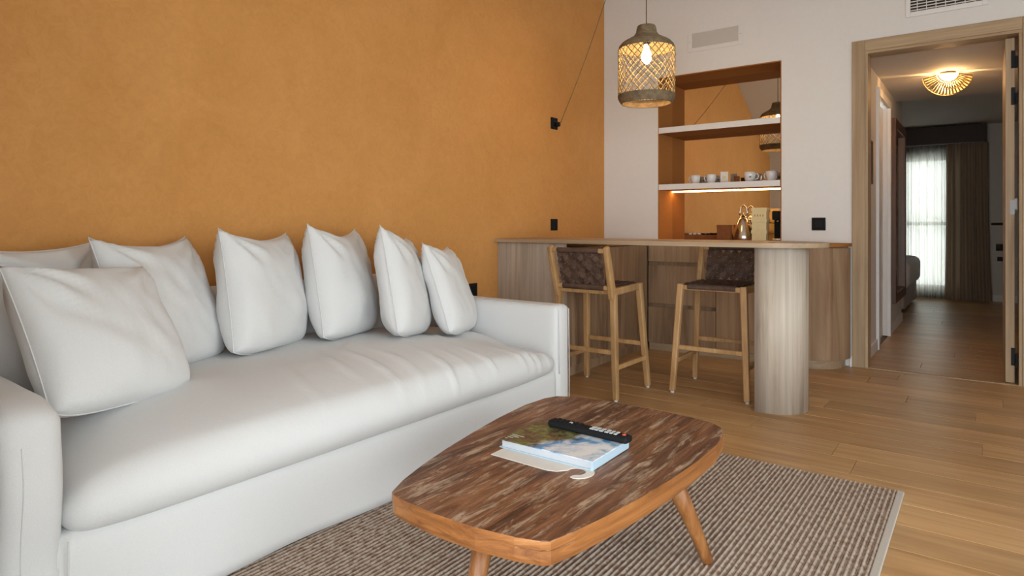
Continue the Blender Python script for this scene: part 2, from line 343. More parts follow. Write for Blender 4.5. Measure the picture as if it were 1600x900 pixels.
# sloped attic ceiling rising from the terrace opening, then flat
bm = bmesh.new()
pr = [(-0.1, 2.03), (0.2, 2.03), (2.55, ZC), (5.5, ZC), (5.5, ZC+0.15), (2.45, ZC+0.15), (-0.1, 2.25)]
A = [bm.verts.new((XL-0.15, y, z)) for y, z in pr]; Bv = [bm.verts.new((XR+0.15, y, z)) for y, z in pr]
for i in range(len(pr)): bm.faces.new((A[i], A[(i+1)%len(pr)], Bv[(i+1)%len(pr)], Bv[i]))
bm.faces.new(A); bm.faces.new(Bv[::-1]); struct(frombm('ceiling', bm, M['white']))
struct(box('terrace_floor', -4, 6, -3.5, -0.0, -0.10, -0.03, M['terrace']))
struct(box('added_eave', -3.2, 3.2, -1.9, -0.1, 2.16, 2.26, M['white']))  # unseen overhang added to block high sky and even out the daylight
struct(box('terrace_side', XR+0.15, 6, 0.0, 5.2, -0.10, -0.03, M['terrace']))
# hall and bedroom beyond the door
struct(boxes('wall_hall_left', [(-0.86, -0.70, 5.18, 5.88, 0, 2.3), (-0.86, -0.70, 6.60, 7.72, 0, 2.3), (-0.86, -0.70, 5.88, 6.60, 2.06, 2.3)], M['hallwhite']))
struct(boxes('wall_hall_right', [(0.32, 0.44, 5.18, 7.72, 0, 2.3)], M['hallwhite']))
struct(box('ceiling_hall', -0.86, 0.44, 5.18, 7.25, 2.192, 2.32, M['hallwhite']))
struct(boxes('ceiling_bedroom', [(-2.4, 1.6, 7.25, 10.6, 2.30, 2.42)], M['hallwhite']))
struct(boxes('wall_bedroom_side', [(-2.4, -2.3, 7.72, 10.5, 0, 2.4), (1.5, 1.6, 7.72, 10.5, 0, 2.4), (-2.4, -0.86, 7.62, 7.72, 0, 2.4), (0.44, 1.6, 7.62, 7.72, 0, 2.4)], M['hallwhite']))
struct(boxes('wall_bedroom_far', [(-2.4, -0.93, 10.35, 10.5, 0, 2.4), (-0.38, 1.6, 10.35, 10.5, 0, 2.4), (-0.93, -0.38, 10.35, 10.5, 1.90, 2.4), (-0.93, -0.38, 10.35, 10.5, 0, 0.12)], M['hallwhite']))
wn = struct(boxes('window_1', [(-0.93, -0.885, 10.40, 10.46, 0.12, 1.90), (-0.425, -0.38, 10.40, 10.46, 0.12, 1.90), (-0.885, -0.425, 10.40, 10.46, 1.86, 1.90), (-0.885, -0.425, 10.40, 10.46, 0.12, 0.17), (-0.885, -0.425, 10.40, 10.46, 0.98, 1.03)], M['trimwhite']))
box('pane', -0.885, -0.425, 10.425, 10.430, 0.17, 0.98, M['glass'], wn); box('pane', -0.885, -0.425, 10.425, 10.430, 1.03, 1.86, M['glass'], wn)
struct(box('baseboard_hall', -0.70, -0.688, 5.18, 5.84, 0.0, 0.085, M['trimwhite']))
struct(box('baseboard_hall_end', -0.70, -0.688, 6.66, 7.72, 0.0, 0.085, M['trimwhite']))
struct(box('baseboard_bedroom', 0.06, 1.5, 10.335, 10.35, 0.0, 0.085, M['trimwhite']))
struct(box('baseboard_back', -0.765, -0.752, 5.015, YW, 0.0, 0.075, M['trimwhite']))
# white door in the hall wall
d2 = struct(boxes('door_2', [(-0.705, -0.680, 5.82, 5.89, 0, 2.09), (-0.705, -0.680, 6.59, 6.66, 0, 2.09), (-0.705, -0.680, 5.89, 6.59, 2.03, 2.09)], M['trimwhite']))
box('door_leaf', -0.78, -0.74, 5.89, 6.59, 0.005, 2.03, M['trimwhite'], d2)
# oak door frame with the open door
d1 = struct(box('door_1', -0.752, -0.672, YW-0.022, YW+0.0, 0, 2.275, M['frame'], None, 0.003))
box('casing_right', 0.182, 0.262, YW-0.022, YW, 0, 2.275, M['frame'], d1, 0.003)
box('casing_head', -0.672, 0.182, YW-0.021, YW, 2.197, 2.275, M['framex'], d1, 0.003)
box('jamb', -0.70, -0.655, YW-0.012, 5.18, 0, 2.18, M['frame'], d1, 0.002)
box('jamb', 0.165, 0.21, YW-0.012, 5.18, 0, 2.18, M['frame'], d1, 0.002)
box('jamb_head', -0.70, 0.21, YW-0.012, 5.18, 2.18, 2.222, M['framex'], d1, 0.002)
leaf = box('door_leaf', 0.100, 0.146, 5.085, 5.905, 0.006, 2.165, M['frame'], d1, 0.002)
for z in (0.17, 1.80, 2.03):
    boxes('hinge', [(0.128, 0.150, 5.080, 5.088, z-0.055, z+0.055), (0.146, 0.168, 5.080, 5.092, z-0.055, z+0.02)], M['blackmetal'], d1)
boxes('strike_plate', [(0.122, 0.146, 5.080, 5.086, 1.06, 1.15), (0.146, 0.160, 5.080, 5.084, 1.09, 1.16)], M['dullsteel'], d1)
bm = bmesh.new(); addtube(bm, [(0.100, 5.84, 1.0), (0.045, 5.84, 1.0), (0.040, 5.80, 1.0), (0.040, 5.71, 1.0)], 0.010, 8); frombm('door_handle', bm, M['blackmetal'], leaf, True)
bm = bmesh.new(); addtube(bm, [(0.100, 5.84, 0.83), (0.06, 5.84, 0.83)], 0.025, 12); addtube(bm, [(0.100, 5.84, 0.745), (0.068, 5.84, 0.745)], 0.016, 12); frombm('door_lock', bm, M['blackmetal'], leaf, True)
# vents on the white wall
v = thing('return_air_grille', 'white rectangular return air grille high on white wall above the niche', 'vent', (-1.727, YW, 2.39))
boxes('frame', [(-0.22, -0.185, -0.008, 0, 0, 0.165), (0.185, 0.22, -0.008, 0, 0, 0.165), (-0.185, 0.185, -0.008, 0, 0, 0.033), (-0.185, 0.185, -0.008, 0, 0.148, 0.165)], M['white'], v, 0.002)
boxes('louvre_panel', [(-0.185, 0.185, -0.003, 0.0, 0.033, 0.148)] + [(-0.185, 0.185, -0.0055, -0.002, 0.037+i*0.0115, 0.0435+i*0.0115) for i in range(10)], M['ventgrey'], v)
for x in (-0.203, 0.203): lathe('screw', [(0.005, 0), (0.005, 0.002)], M['steel'], v, 8, (x, -0.009, 0.082), True, True)
v = thing('air_conditioning_grille', 'white framed air conditioning grille with dark gaps between louvres above oak door frame', 'vent', (-0.21, YW, 2.385))
boxes('frame', [(-0.223, -0.195, -0.012, 0, 0, 0.26), (0.195, 0.223, -0.012, 0, 0, 0.26), (-0.195, 0.195, -0.012, 0, 0, 0.033), (-0.195, 0.195, -0.012, 0, 0.227, 0.26)], M['trimwhite'], v, 0.003)
box('duct_shade', -0.195, 0.195, -0.0015, 0, 0.033, 0.227, M['vent_dark'], v)  # flat dark sheet, shade in the slots painted as colour
for i in range(10): bar('slat', (-0.195, -0.007, 0.042+i*0.0195), (0.195, -0.007, 0.042+i*0.0195), 0.005, 0.006, M['white'], v, xdir=(0,1,0), bev=0)
for i in range(7): bar('mullion', (-0.156+i*0.052, -0.005, 0.033), (-0.156+i*0.052, -0.005, 0.227), 0.004, 0.006, M['white'], v, bev=0)
# sockets and switch
def socket_x(y, z, label, plug=False):
    t = thing('wall_socket', label, 'socket', (XL, y, z))
    box('plate', 0.0, 0.010, -0.045, 0.045, -0.045, 0.045, M['black'], t, 0.003)
    lathe('insert', [(0.026, 0.0), (0.024, 0.003)], M['blackmetal'], t, 20).matrix_local = Matrix.Translation((0.0095, 0, 0)) @ Matrix.Rotation(PI/2, 4, 'Y')
    if plug: tube('plug', [(0.011, 0.012, -0.008), (0.045, 0.012, -0.008)], 0.018, M['black'], t, 12)
    return t
socket_x(4.215, 1.785, 'black wall socket with lamp cord plugged in, high on orange wall', True)
socket_x(4.215, 0.995, 'black square wall socket on orange wall just above the bar top')
socket_x(3.225, 0.565, 'black wall socket low on orange wall behind the sofa end')
t = thing('light_switch', 'black square light switch on white wall between niche and oak door', 'switch', (-0.970, YW, 1.0))
box('plate', -0.046, 0.046, -0.009, 0, -0.046, 0.046, M['black'], t, 0.003)
box('rocker', -0.026, 0.026, -0.013, -0.008, -0.026, 0.026, M['blackmetal'], t, 0.002)

# shelves in the niche (with LED bar under the lower one)
for z0, z1, lab in ((1.756, 1.802, 'white upper niche shelf, empty, in front of the mirror'), (1.284, 1.329, 'white lower niche shelf carrying the coffee cups')):
    s = thing('niche_shelf', lab, 'shelf', (-1.717, 5.04, z0))
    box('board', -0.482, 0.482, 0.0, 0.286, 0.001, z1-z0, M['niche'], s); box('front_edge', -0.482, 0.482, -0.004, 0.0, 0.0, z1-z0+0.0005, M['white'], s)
    if z0 < 1.5: box('light_strip', -0.478, 0.478, 0.268, 0.284, -0.010, 0.0, M['led'], s)

# ================================================================== SOFA
sofa = thing('sofa', 'long white linen slipcovered sofa against the orange wall', 'sofa', (0,0,0))
SX0, SX1, SY0, SY1 = -2.69, -1.694, 0.445, 2.785
def wob(p, a=0.004, f=5.0):
    n = noise.noise_vector(Vector((p.x*f, p.y*f, p.z*f))); return Vector((p.x+n.x*a, p.y+n.y*a, p.z+n.z*a))
def basefn(p):
    q = wob(p, 0.004, 4)
    if p.x > -1.75: q.x += 0.010*math.sin(p.y*9+p.z*3)*max(0, (0.27-p.z)/0.27) + 0.012*(0.27-p.z)/0.27
    return q
softbox('base', SX0+0.01, SX1-0.012, SY0+0.1, SY1-0.1, 0.015, 0.275, 0.02, M['sofa'], sofa, 0.035, basefn)
def armfn_near(p):
    q = wob(p, 0.005, 5)
    if p.z > 0.3: q.z += 0.012*(1-((p.x+2.2)/0.5)**2)
    if p.x > -1.8 and p.z > 0.2: q.x += 0.006*math.sin(p.z*22+p.y*10); q.z -= 0.02*max(0,(p.x+1.8)/0.1)
    return q
softbox('arm', SX0, SX1, SY0, 0.572, 0.015, 0.597, 0.04, M['sofa'], sofa, 0.03, armfn_near)
softbox('arm', SX0, SX1, 2.670, SY1, 0.015, 0.596, 0.028, M['sofa'], sofa, 0.03, lambda p: wob(p, 0.003, 5))
softbox('backrest', SX0, -2.565, SY0+0.02, SY1-0.02, 0.10, 0.735, 0.05, M['sofa'], sofa, 0.04, lambda p: wob(p, 0.006, 4))
FOLDS = [(1.30,0.22,0.022,0.004,-1.95,0.16),(1.48,0.30,0.016,0.006,-1.98,0.14),(1.60,0.24,0.013,0.008,-1.92,0.16),(1.72,0.16,0.017,0.005,-1.86,0.12),(1.90,0.05,0.010,0.007,-1.78,0.12),(2.02,-0.02,0.013,0.003,-1.80,0.10),(2.15,0.03,0.009,0.006,-1.76,0.10),(2.33,-0.05,0.010,0.005,-1.76,0.09),(2.395,-0.07,0.008,0.008,-1.74,0.10),(2.45,-0.05,0.010,0.006,-1.73,0.09),(2.56,-0.08,0.010,0.005,-1.75,0.10),(0.92,0.4,0.04,0.003,-2.1,0.2),(1.75,0.75,0.014,0.006,-2.12,0.12),(1.95,0.8,0.013,0.005,-2.10,0.10),(1.40,0.9,0.02,0.004,-2.15,0.12)]
def seatfn(p):
    v = (p.y-1.62)/1.045; u = (p.x+2.09)/0.40
    q = Vector(p); puff = max(0, 1-abs(v)**(10 if v < 0 else 2.8))*max(0, 1-max(0, u*0.75+0.1)**2.6)
    topw = max(0, min(1, (p.z-0.27)/0.12))
    q.z += 0.135*puff*topw - 0.02*(1-puff)*topw
    ss = lambda a, b, t: (lambda w_: w_*w_*(3-2*w_))(max(0, min(1, (t-a)/(b-a))))
    q.z += 0.052*topw*ss(2.33, 2.56, p.y)*ss(-1.92, -2.14, p.x)
    if p.x > -1.95:
        k = max(0, 1-((p.z-0.33)/0.13)**2)*max(0, 1-abs(v)**8); q.x += 0.045*k*min(1, (p.x+1.95)/0.2)
    for y0, sl, wd, am, xc, xw in FOLDS:
        yc = y0 + sl*(-1.75-p.x) + 0.02*math.sin(p.x*9+y0*7); e = math.exp(-((p.y-yc)/wd)**2)
        fade = math.exp(-((p.x-xc)/xw)**2)
        q.z += am*e*fade*topw*1.9
        if p.x > -1.85: q.x += am*e*1.2*fade*max(0, min(1, (p.z-0.25)/0.06))
    n = noise.noise(Vector((p.x*5, p.y*4, p.z*5))); q.z += 0.006*n*topw; q.x += 0.004*n
    return q
softbox('seat_cushion', -2.57, -1.700, 0.575, 2.667, 0.262, 0.375, 0.055, M['sofa'], sofa, 0.016, seatfn)
# sewn seams of the slipcover
tube('seam', [(SX1+0.004, 0.575, 0.02), (SX1+0.004, 0.575, 0.14), (SX1+0.003, 0.574, 0.27)], 0.0020, M['seam'], sofa, 6)
tube('seam', [armfn_near(Vector((SX1, 0.487, 0.03+0.02*k)))+Vector((0.0002,0,0)) for k in range(26)], 0.0013, M['seam'], sofa, 6)
tube('seam', [(SX1+0.001, 2.774, 0.02), (SX1+0.001, 2.774, 0.3), (SX1-0.002, 2.774, 0.57), (SX1-0.03, 2.774, 0.590), (-2.2, 2.774, 0.592), (-2.6, 2.774, 0.592)], 0.0020, M['seam'], sofa, 6)
tube('seam', [(SX1+0.002, 2.680, 0.26), (SX1+0.001, 2.680, 0.4), (SX1-0.002, 2.680, 0.57), (SX1-0.03, 2.680, 0.590), (-2.2, 2.680, 0.592), (-2.6, 2.680, 0.592)], 0.0020, M['seam'], sofa, 6)

def pillow(label, x, y, yaw, tilt, roll, wd, ht, z0, T, dip=0.05, seed=0, skew=0.0):
    th = thing('throw_pillow', label, 'pillow', (x, y, z0), (0, 0, 0))
    th.rotation_euler = (Matrix.Rotation(yaw, 3, 'Z') @ Matrix.Rotation(-tilt, 3, 'Y') @ Matrix.Rotation(roll, 3, 'X')).to_euler()
    n = 30; bm = bmesh.new(); G = [[[None]*(n+1) for _ in range(n+1)] for s in (0,1)]; edge = []
    def pos(i, j, s):
        u = 2*i/n-1; v_ = 2*j/n-1
        # denser sampling near the border
        u = math.sin(u*PI/2)*0.35+u*0.65; v_ = math.sin(v_*PI/2)*0.35+v_*0.65
        py = u*wd/2*(1-0.035*(1-v_*v_)); pz = ht/2 + v_*ht/2*(1-0.03*(1-u*u))
        if v_ > 0: pz -= dip*(0.75*(1-u*u)**0.8 + 0.25*(1-(0.5+0.5*u)**2))*v_**3 if u < 0.999 else 0
        if v_ < 0: pz += 0.03*(u*u)**2*v_*v_
        pz += skew*u*max(0, v_)
        tx = T/2*((1-abs(u)**2.3)*(1-abs(v_)**2.3))**0.42*(1-0.22*v_)
        nn = noise.noise(Vector((py*6+seed, pz*6, s*3.1))); n2 = noise.noise(Vector((py*15+seed*2, pz*15+py*12, s)))
        tx *= 1+0.12*nn+0.07*n2
        # creases fanning from the top corners
        for cu in (-1, 1):
            dx_, dz_ = (u-cu), (1-v_); a_ = math.atan2(abs(dx_), dz_+1e-6); rr = math.hypot(dx_, dz_)
            tx += 0.010*math.sin(a_*11+seed+cu)*math.exp(-((rr-0.45)/0.35)**2)*(1 if tx > 0.015 else 0)
        return Vector(((1 if s else -1)*tx, py, pz))
    for s in (0,1):
        for i in range(n+1):
            for j in range(n+1):
                b = i in (0,n) or j in (0,n)
                if s and b: G[1][i][j] = G[0][i][j]; continue
                G[s][i][j] = bm.verts.new(pos(i,j,s) if not b else Vector((0, pos(i,j,0).y, pos(i,j,0).z)))
        for i in range(n):
            for j in range(n): bm.faces.new((G[s][i][j], G[s][i+1][j], G[s][i+1][j+1], G[s][i][j+1]))
    loop = [(i,0) for i in range(n)] + [(n,j) for j in range(n)] + [(i,n) for i in range(n,0,-1)] + [(0,j) for j in range(n,0,-1)]
    pts = [G[0][i][j].co.copy() for i,j in loop]
    cov = frombm('cover', bm, M['pillow'], th, True)
    bm = bmesh.new(); addtube(bm, pts, 0.0022, 5, True); frombm('seam', bm, M['seam'], cov, True)
    return th
pillow('wide white linen pillow in the sofa corner behind the flat front pillow', -2.405, 0.785, 0.42, 0.2, 0, 0.455, 0.478, 0.467, 0.15, 0.02, 1)
pillow('square white linen pillow lying foremost on the seat beside the sofa arm', -1.973, 0.828, 0.44, 0.5, -0.085, 0.48, 0.455, 0.478, 0.215, 0.012, 2)
pillow('white linen pillow propped directly behind the foremost square pillow', -2.333, 1.158, 0.506, 0.362, -0.035, 0.5, 0.52, 0.472, 0.215, 0.045, 3)
pillow('tall white linen pillow with a flat boxy side, standing alone mid-sofa', -2.355, 1.52, 0.5, 0.176, -0.07, 0.515, 0.51, 0.477, 0.235, 0.045, 4)
pillow('plump white linen pillow with two peaked ears and diagonal creases', -2.362, 1.93, 0.49, 0.19, -0.08, 0.515, 0.535, 0.472, 0.235, 0.055, 5)
pillow('narrow-looking white pillow squeezed between two others, one ear up', -2.18, 2.15, 0.6, 0.2, -0.15, 0.52, 0.52, 0.463, 0.2, 0.04, 6)
pillow('smallest white linen pillow, leaning at the end by the far sofa arm', -2.14, 2.472, 0.505, 0.331, -0.098, 0.475, 0.485, 0.44, 0.175, 0.035, 7)

# ================================================================== RUG
rug = thing('rug', 'ribbed brown and beige woven rug under the coffee table', 'rug', (-1.1, 1.5, 0))
bm = bmesh.new(); X0, X1, Y0, Y1 = -1.98, -0.262, 0.25, 2.765; nn = int((X1-X0)/0.0165*6); prev = None
ys = [Y0 + (Y1-Y0)*k/12 for k in range(13)]
for i in range(nn+1):
    x = X0+(X1-X0)*i/nn; z = 0.0085+0.0028*math.sin((x+1.1)*2*PI/0.0165)
    cur = [bm.verts.new((x+1.1, y-1.5, z)) for y in ys]
    if prev:
        for k in range(12): bm.faces.new((prev[k], cur[k], cur[k+1], prev[k+1]))
    prev = cur
frombm('ribbed_weave', bm, M['rug'], rug, True)
box('backing', X0+1.1, X1+1.1, Y0-1.5, Y1-1.5, 0.0005, 0.006, M['rugedge'], rug)
box('binding', -0.264+1.1, -0.241+1.1, Y0-1.5, Y1-1.5, 0.0005, 0.0115, M['rugedge'], rug, 0.003)

# ================================================================== COFFEE TABLE
tb = thing('coffee_table', 'low three-legged coffee table of worn brown wood with rounded tapering top', 'coffee table', (-1.0, 1.6, 0.0115))
raw = [(-1.178,1.093),(-1.207,1.159),(-1.240,1.262),(-1.275,1.404),(-1.306,1.56),(-1.334,1.731),(-1.350,1.90),(-1.345,2.02),(-1.325,2.075),(-1.262,2.112),(-1.107,2.130),(-0.951,2.130),(-0.805,2.120),(-0.735,2.108),(-0.690,2.075),(-0.663,2.012),(-0.646,1.902),(-0.645,1.742),(-0.653,1.58),(-0.669,1.423),(-0.688,1.293),(-0.709,1.187),(-0.728,1.120),(-0.745,1.106),(-0.80,1.088),(-0.894,1.071),(-1.007,1.067),(-1.098,1.074),(-1.160,1.083)]
OUT = [(x+1.0, y-1.6) for x, y in raw]; cx = sum(p[0] for p in OUT)/len(OUT); cy = sum(p[1] for p in OUT)/len(OUT)
def shrink(k): return [(cx+(x-cx)*(1-k), cy+(y-cy)*(1-k)) for x, y in OUT]
ZT = 0.34-0.0115
tt = prism('table_top', OUT, ZT-0.022, ZT, M['tabletop'], tb, 0.0025); tt.data.materials.append(M['tableedge'])
for f in tt.data.polygons:
    if abs(f.normal.z) < 0.3: f.material_index = 1
bm = bmesh.new(); rings = []
for k, z in ((0.004, ZT-0.0225), (0.003, ZT-0.044), (0.012, ZT-0.055), (0.04, ZT-0.060)):
    rings.append([bm.verts.new((x,y,z)) for x,y in shrink(k)])
for A, Bq in zip(rings, rings[1:]):
    for i in range(len(A)): bm.faces.new((A[i], A[(i+1)%len(A)], Bq[(i+1)%len(A)], Bq[i]))
bm.faces.new(rings[0]); bm.faces.new(rings[-1][::-1]); frombm('apron', bm, M['tableedge'], tb)
# end-grain band seen on the near end of the top
def leg(fx, fy, tx, ty):
    bm = bmesh.new(); addtube(bm, [(fx,fy,0.0),(fx+(tx-fx)*.03,fy+(ty-fy)*.03,0.012),(fx+(tx-fx)*.5,fy+(ty-fy)*.5,0.15),(tx,ty,ZT-0.045)], [0.0155,0.0175,0.0225,0.029], 12); frombm('leg', bm, M['tableleg'], tb, True)
leg(0.347, 0.245, 0.285, 0.115); leg(-0.335, 0.245, -0.27, 0.115); leg(0.045, -0.495, 0.030, -0.385)

# things on the table
ZB = 0.3405
bk = thing('coffee_table_book', 'hardback picture book with rocky coast and cloudy sky cover on coffee table', 'book', (-0.997, 1.604, ZB), (0, 0, 0.006))
box('page_block', -0.150, 0.148, -0.102, 0.102, 0.0025, 0.0225, M['page'], bk)
fc = box('front_cover', -0.156, 0.156, -0.108, 0.108, 0.0225, 0.0252, M['cover'], bk, 0.0008)
box('back_cover', -0.156, 0.156, -0.108, 0.108, 0.0, 0.0025, M['bookblue'], bk, 0.0008)
box('spine', 0.149, 0.1565, -0.108, 0.108, 0.0024, 0.0226, M['bookblue'], bk)
boxes('cover_lettering', [(-0.148, -0.140+0.012*i, -0.092+0.012*i, -0.088+0.012*i, 0.0252, 0.0254) for i in range(4)], M['grey'], fc)
rm = thing('remote_control', 'long black remote control with pale buttons resting on top of the picture book', 'remote', (-0.962, 1.688, ZB+0.0270), (0, 0, -0.03))
rb = softbox('body', -0.138, 0.138, -0.0215, 0.0215, 0.0, 0.021, 0.008, M['black'], rm, 0.008)
for i, x in enumerate((-0.11,-0.094,-0.078,-0.062,-0.046,-0.03)):
    for y in (-0.011, 0.0, 0.011): box('button', x-0.005, x+0.005, y-0.004, y+0.004, 0.0205, 0.0235, M['blackmetal'] if (i, y) != (3, 0.0) else M['grey'], rb, 0.001)
for x, wd in ((0.018,0.014),(0.034,0.012),(0.05,0.012),(0.068,0.012),(0.083,0.009),(0.097,0.009)):
    for y in (-0.009, 0.007): box('button', x-wd/2, x+wd/2, y-0.006, y+0.005, 0.0205, 0.0232, M['grey'], rb, 0.001)
lathe('power_button', [(0.006, 0), (0.0055, 0.003)], M['red'], rb, 12, (0.120, 0.0, 0.0205), True, True)
# door hanger card: rectangular tag with an open hook
ol = [(-0.115,-0.036),(0.085,-0.042),(0.112,-0.030)]
ol += arc(0.142, -0.006, 0.026, math.radians(218), math.radians(-118)+2*PI-2*PI, 1)[:0]
hook_in = arc(0.146, -0.006, 0.024, math.radians(190), math.radians(-70), 14); hook_out = arc(0.146, -0.006, 0.047, math.radians(-72), math.radians(95), 16)
ol = [(-0.118,-0.038),(0.075,-0.044),(0.100,-0.036),(0.120,-0.014)] + hook_in + [(0.150,-0.036),(0.149,-0.048)] + hook_out + [(0.10,0.043),(-0.112,0.046),(-0.118,0.042)]
hg = prism('door_hanger', ol, 0.0, 0.0016, M['card']); hg.location = (-1.020, 1.475, ZB-0.0002); hg.rotation_euler = (0, 0, 0.015)
tag(hg, 'ivory door hanger card with open hook sticking out under the picture book', 'door hanger')
bk.location.z = ZB+0.0016

# ================================================================== KITCHEN BAR
def cab(name, label): return thing(name, label, 'cabinet', (0,0,0))
c1 = cab('side_cabinet', 'oak cabinet block along the orange wall under the bar top')
box('body', XL+0.002, -2.186, 3.52, 5.035, 0.06, 0.843, M['cab'], c1)
box('front_panel', XL+0.002, -2.166, 3.50, 3.52, 0.0, 0.874, M['bar'], c1, 0.002)
for i in range(3):
    y0 = 3.522+i*0.405; box('door', -2.186, -2.166, y0+0.002, y0+0.401, 0.075, 0.835, M['cab'], c1, 0.002)
box('plinth', XL+0.01, -2.20, 3.52, 4.76, 0.0, 0.06, M['cab'], c1)
c2 = cab('back_cabinet', 'oak drawer cabinet with rounded end below the niche')
def runout(front, xr, r): return [(-2.164, 5.037), (-2.164, front)] + arc(xr-r, front+r, r, -PI/2, 0, 12) + [(xr, 5.037)]
prism('body', runout(4.765, -0.778, 0.245), 0.06, 0.842, M['cab'], c2)
for z0, z1 in ((0.06, 0.345), (0.372, 0.675), (0.702, 0.835)):
    box('drawer', -2.160, -1.622, 4.745, 4.766, z0+0.002, z1, M['cab'], c2, 0.002)
box('door', -1.617, -1.245, 4.745, 4.766, 0.062, 0.835, M['cab'], c2, 0.002)
outer = arc(-1.025, 5.01, 0.265, -PI/2, 0, 12); inner = arc(-1.025, 5.01, 0.246, -PI/2, 0, 12)
prism('curved_panel', [(-1.240, 4.745)] + outer[:7] + inner[:7][::-1] + [(-1.240, 4.764)], 0.062, 0.835, M['cab'], c2)
prism('curved_panel', outer[6:] + inner[6:][::-1], 0.0645, 0.835, M['cab'], c2).location.z = -0.0015
prism('plinth', runout(4.775, -0.797, 0.225), 0.0, 0.0595, M['bartop'], c2)
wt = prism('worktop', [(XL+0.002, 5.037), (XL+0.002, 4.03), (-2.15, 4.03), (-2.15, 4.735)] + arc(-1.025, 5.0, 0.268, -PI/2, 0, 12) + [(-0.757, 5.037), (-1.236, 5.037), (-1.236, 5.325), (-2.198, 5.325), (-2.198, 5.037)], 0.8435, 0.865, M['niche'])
tag(wt, 'brown kitchen worktop running from the side cabinet into the mirrored niche', 'worktop')
br = thing('bar_counter', 'oak breakfast bar with round-ended top and thick rounded end column', 'bar counter', (0,0,0))
prism('counter_top', [(XL+0.002, 3.46)] + arc(-0.945, 3.735, 0.275, -PI/2, PI/2, 28) + [(XL+0.002, 4.01)], 0.8755, 0.900, M['bartop'], br, 0.003)
prism('end_column', [(-0.992, 3.516)] + arc(-0.937, 3.690, 0.174, -PI/2, PI/2, 28) + [(-0.992, 3.864)], 0.0, 0.875, M['bar'], br, 0.0, False)
for f in br.children[1].data.polygons: f.use_smooth = abs(f.normal.z) < 0.5 and f.normal.x > -0.5

# ================================================================== BAR STOOLS
def weave(name, w_, h_, parent, mat, place, s=0.036, wd=0.030):
    # diagonal over-and-under ribbons filling a w x h rectangle; place maps (a, b, n) to local coordinates
    bm = bmesh.new()
    for sg in (1, -1):
        k0 = -int((w_+h_)/s/1.0)-2
        for k in range(k0, -k0+1):
            c = k*s*1.4142; pts = []
            steps = int(w_/(s*0.7071/2))+1
            for i in range(steps+1):
                a = -w_/2 + w_*i/steps; b = sg*a + c
                if -h_/2 <= b <= h_/2:
                    t = (a*1.0)/(s*0.7071) ; pts.append((a, b, sg*0.0055*math.cos(PI*(t + (k if sg > 0 else k)))))
            if len(pts) < 2: continue
            dx, dy = 0.7071, sg*0.7071; px, py = -dy*wd/2, dx*wd/2; rows = []
            for a, b, n_ in pts:
                l = (max(-w_/2, min(w_/2, a+px)), max(-h_/2, min(h_/2, b+py))); r_ = (max(-w_/2, min(w_/2, a-px)), max(-h_/2, min(h_/2, b-py)))
                rows.append([bm.verts.new(place(l[0], l[1], n_+0.0012)), bm.verts.new(place(r_[0], r_[1], n_+0.0012)), bm.verts.new(place(r_[0], r_[1], n_-0.0012)), bm.verts.new(place(l[0], l[1], n_-0.0012))])
            for A, Bq in zip(rows, rows[1:]):
                for q in range(4): bm.faces.new((A[q], A[(q+1)%4], Bq[(q+1)%4], Bq[q]))
    return stuff(frombm(name, bm, mat, parent))
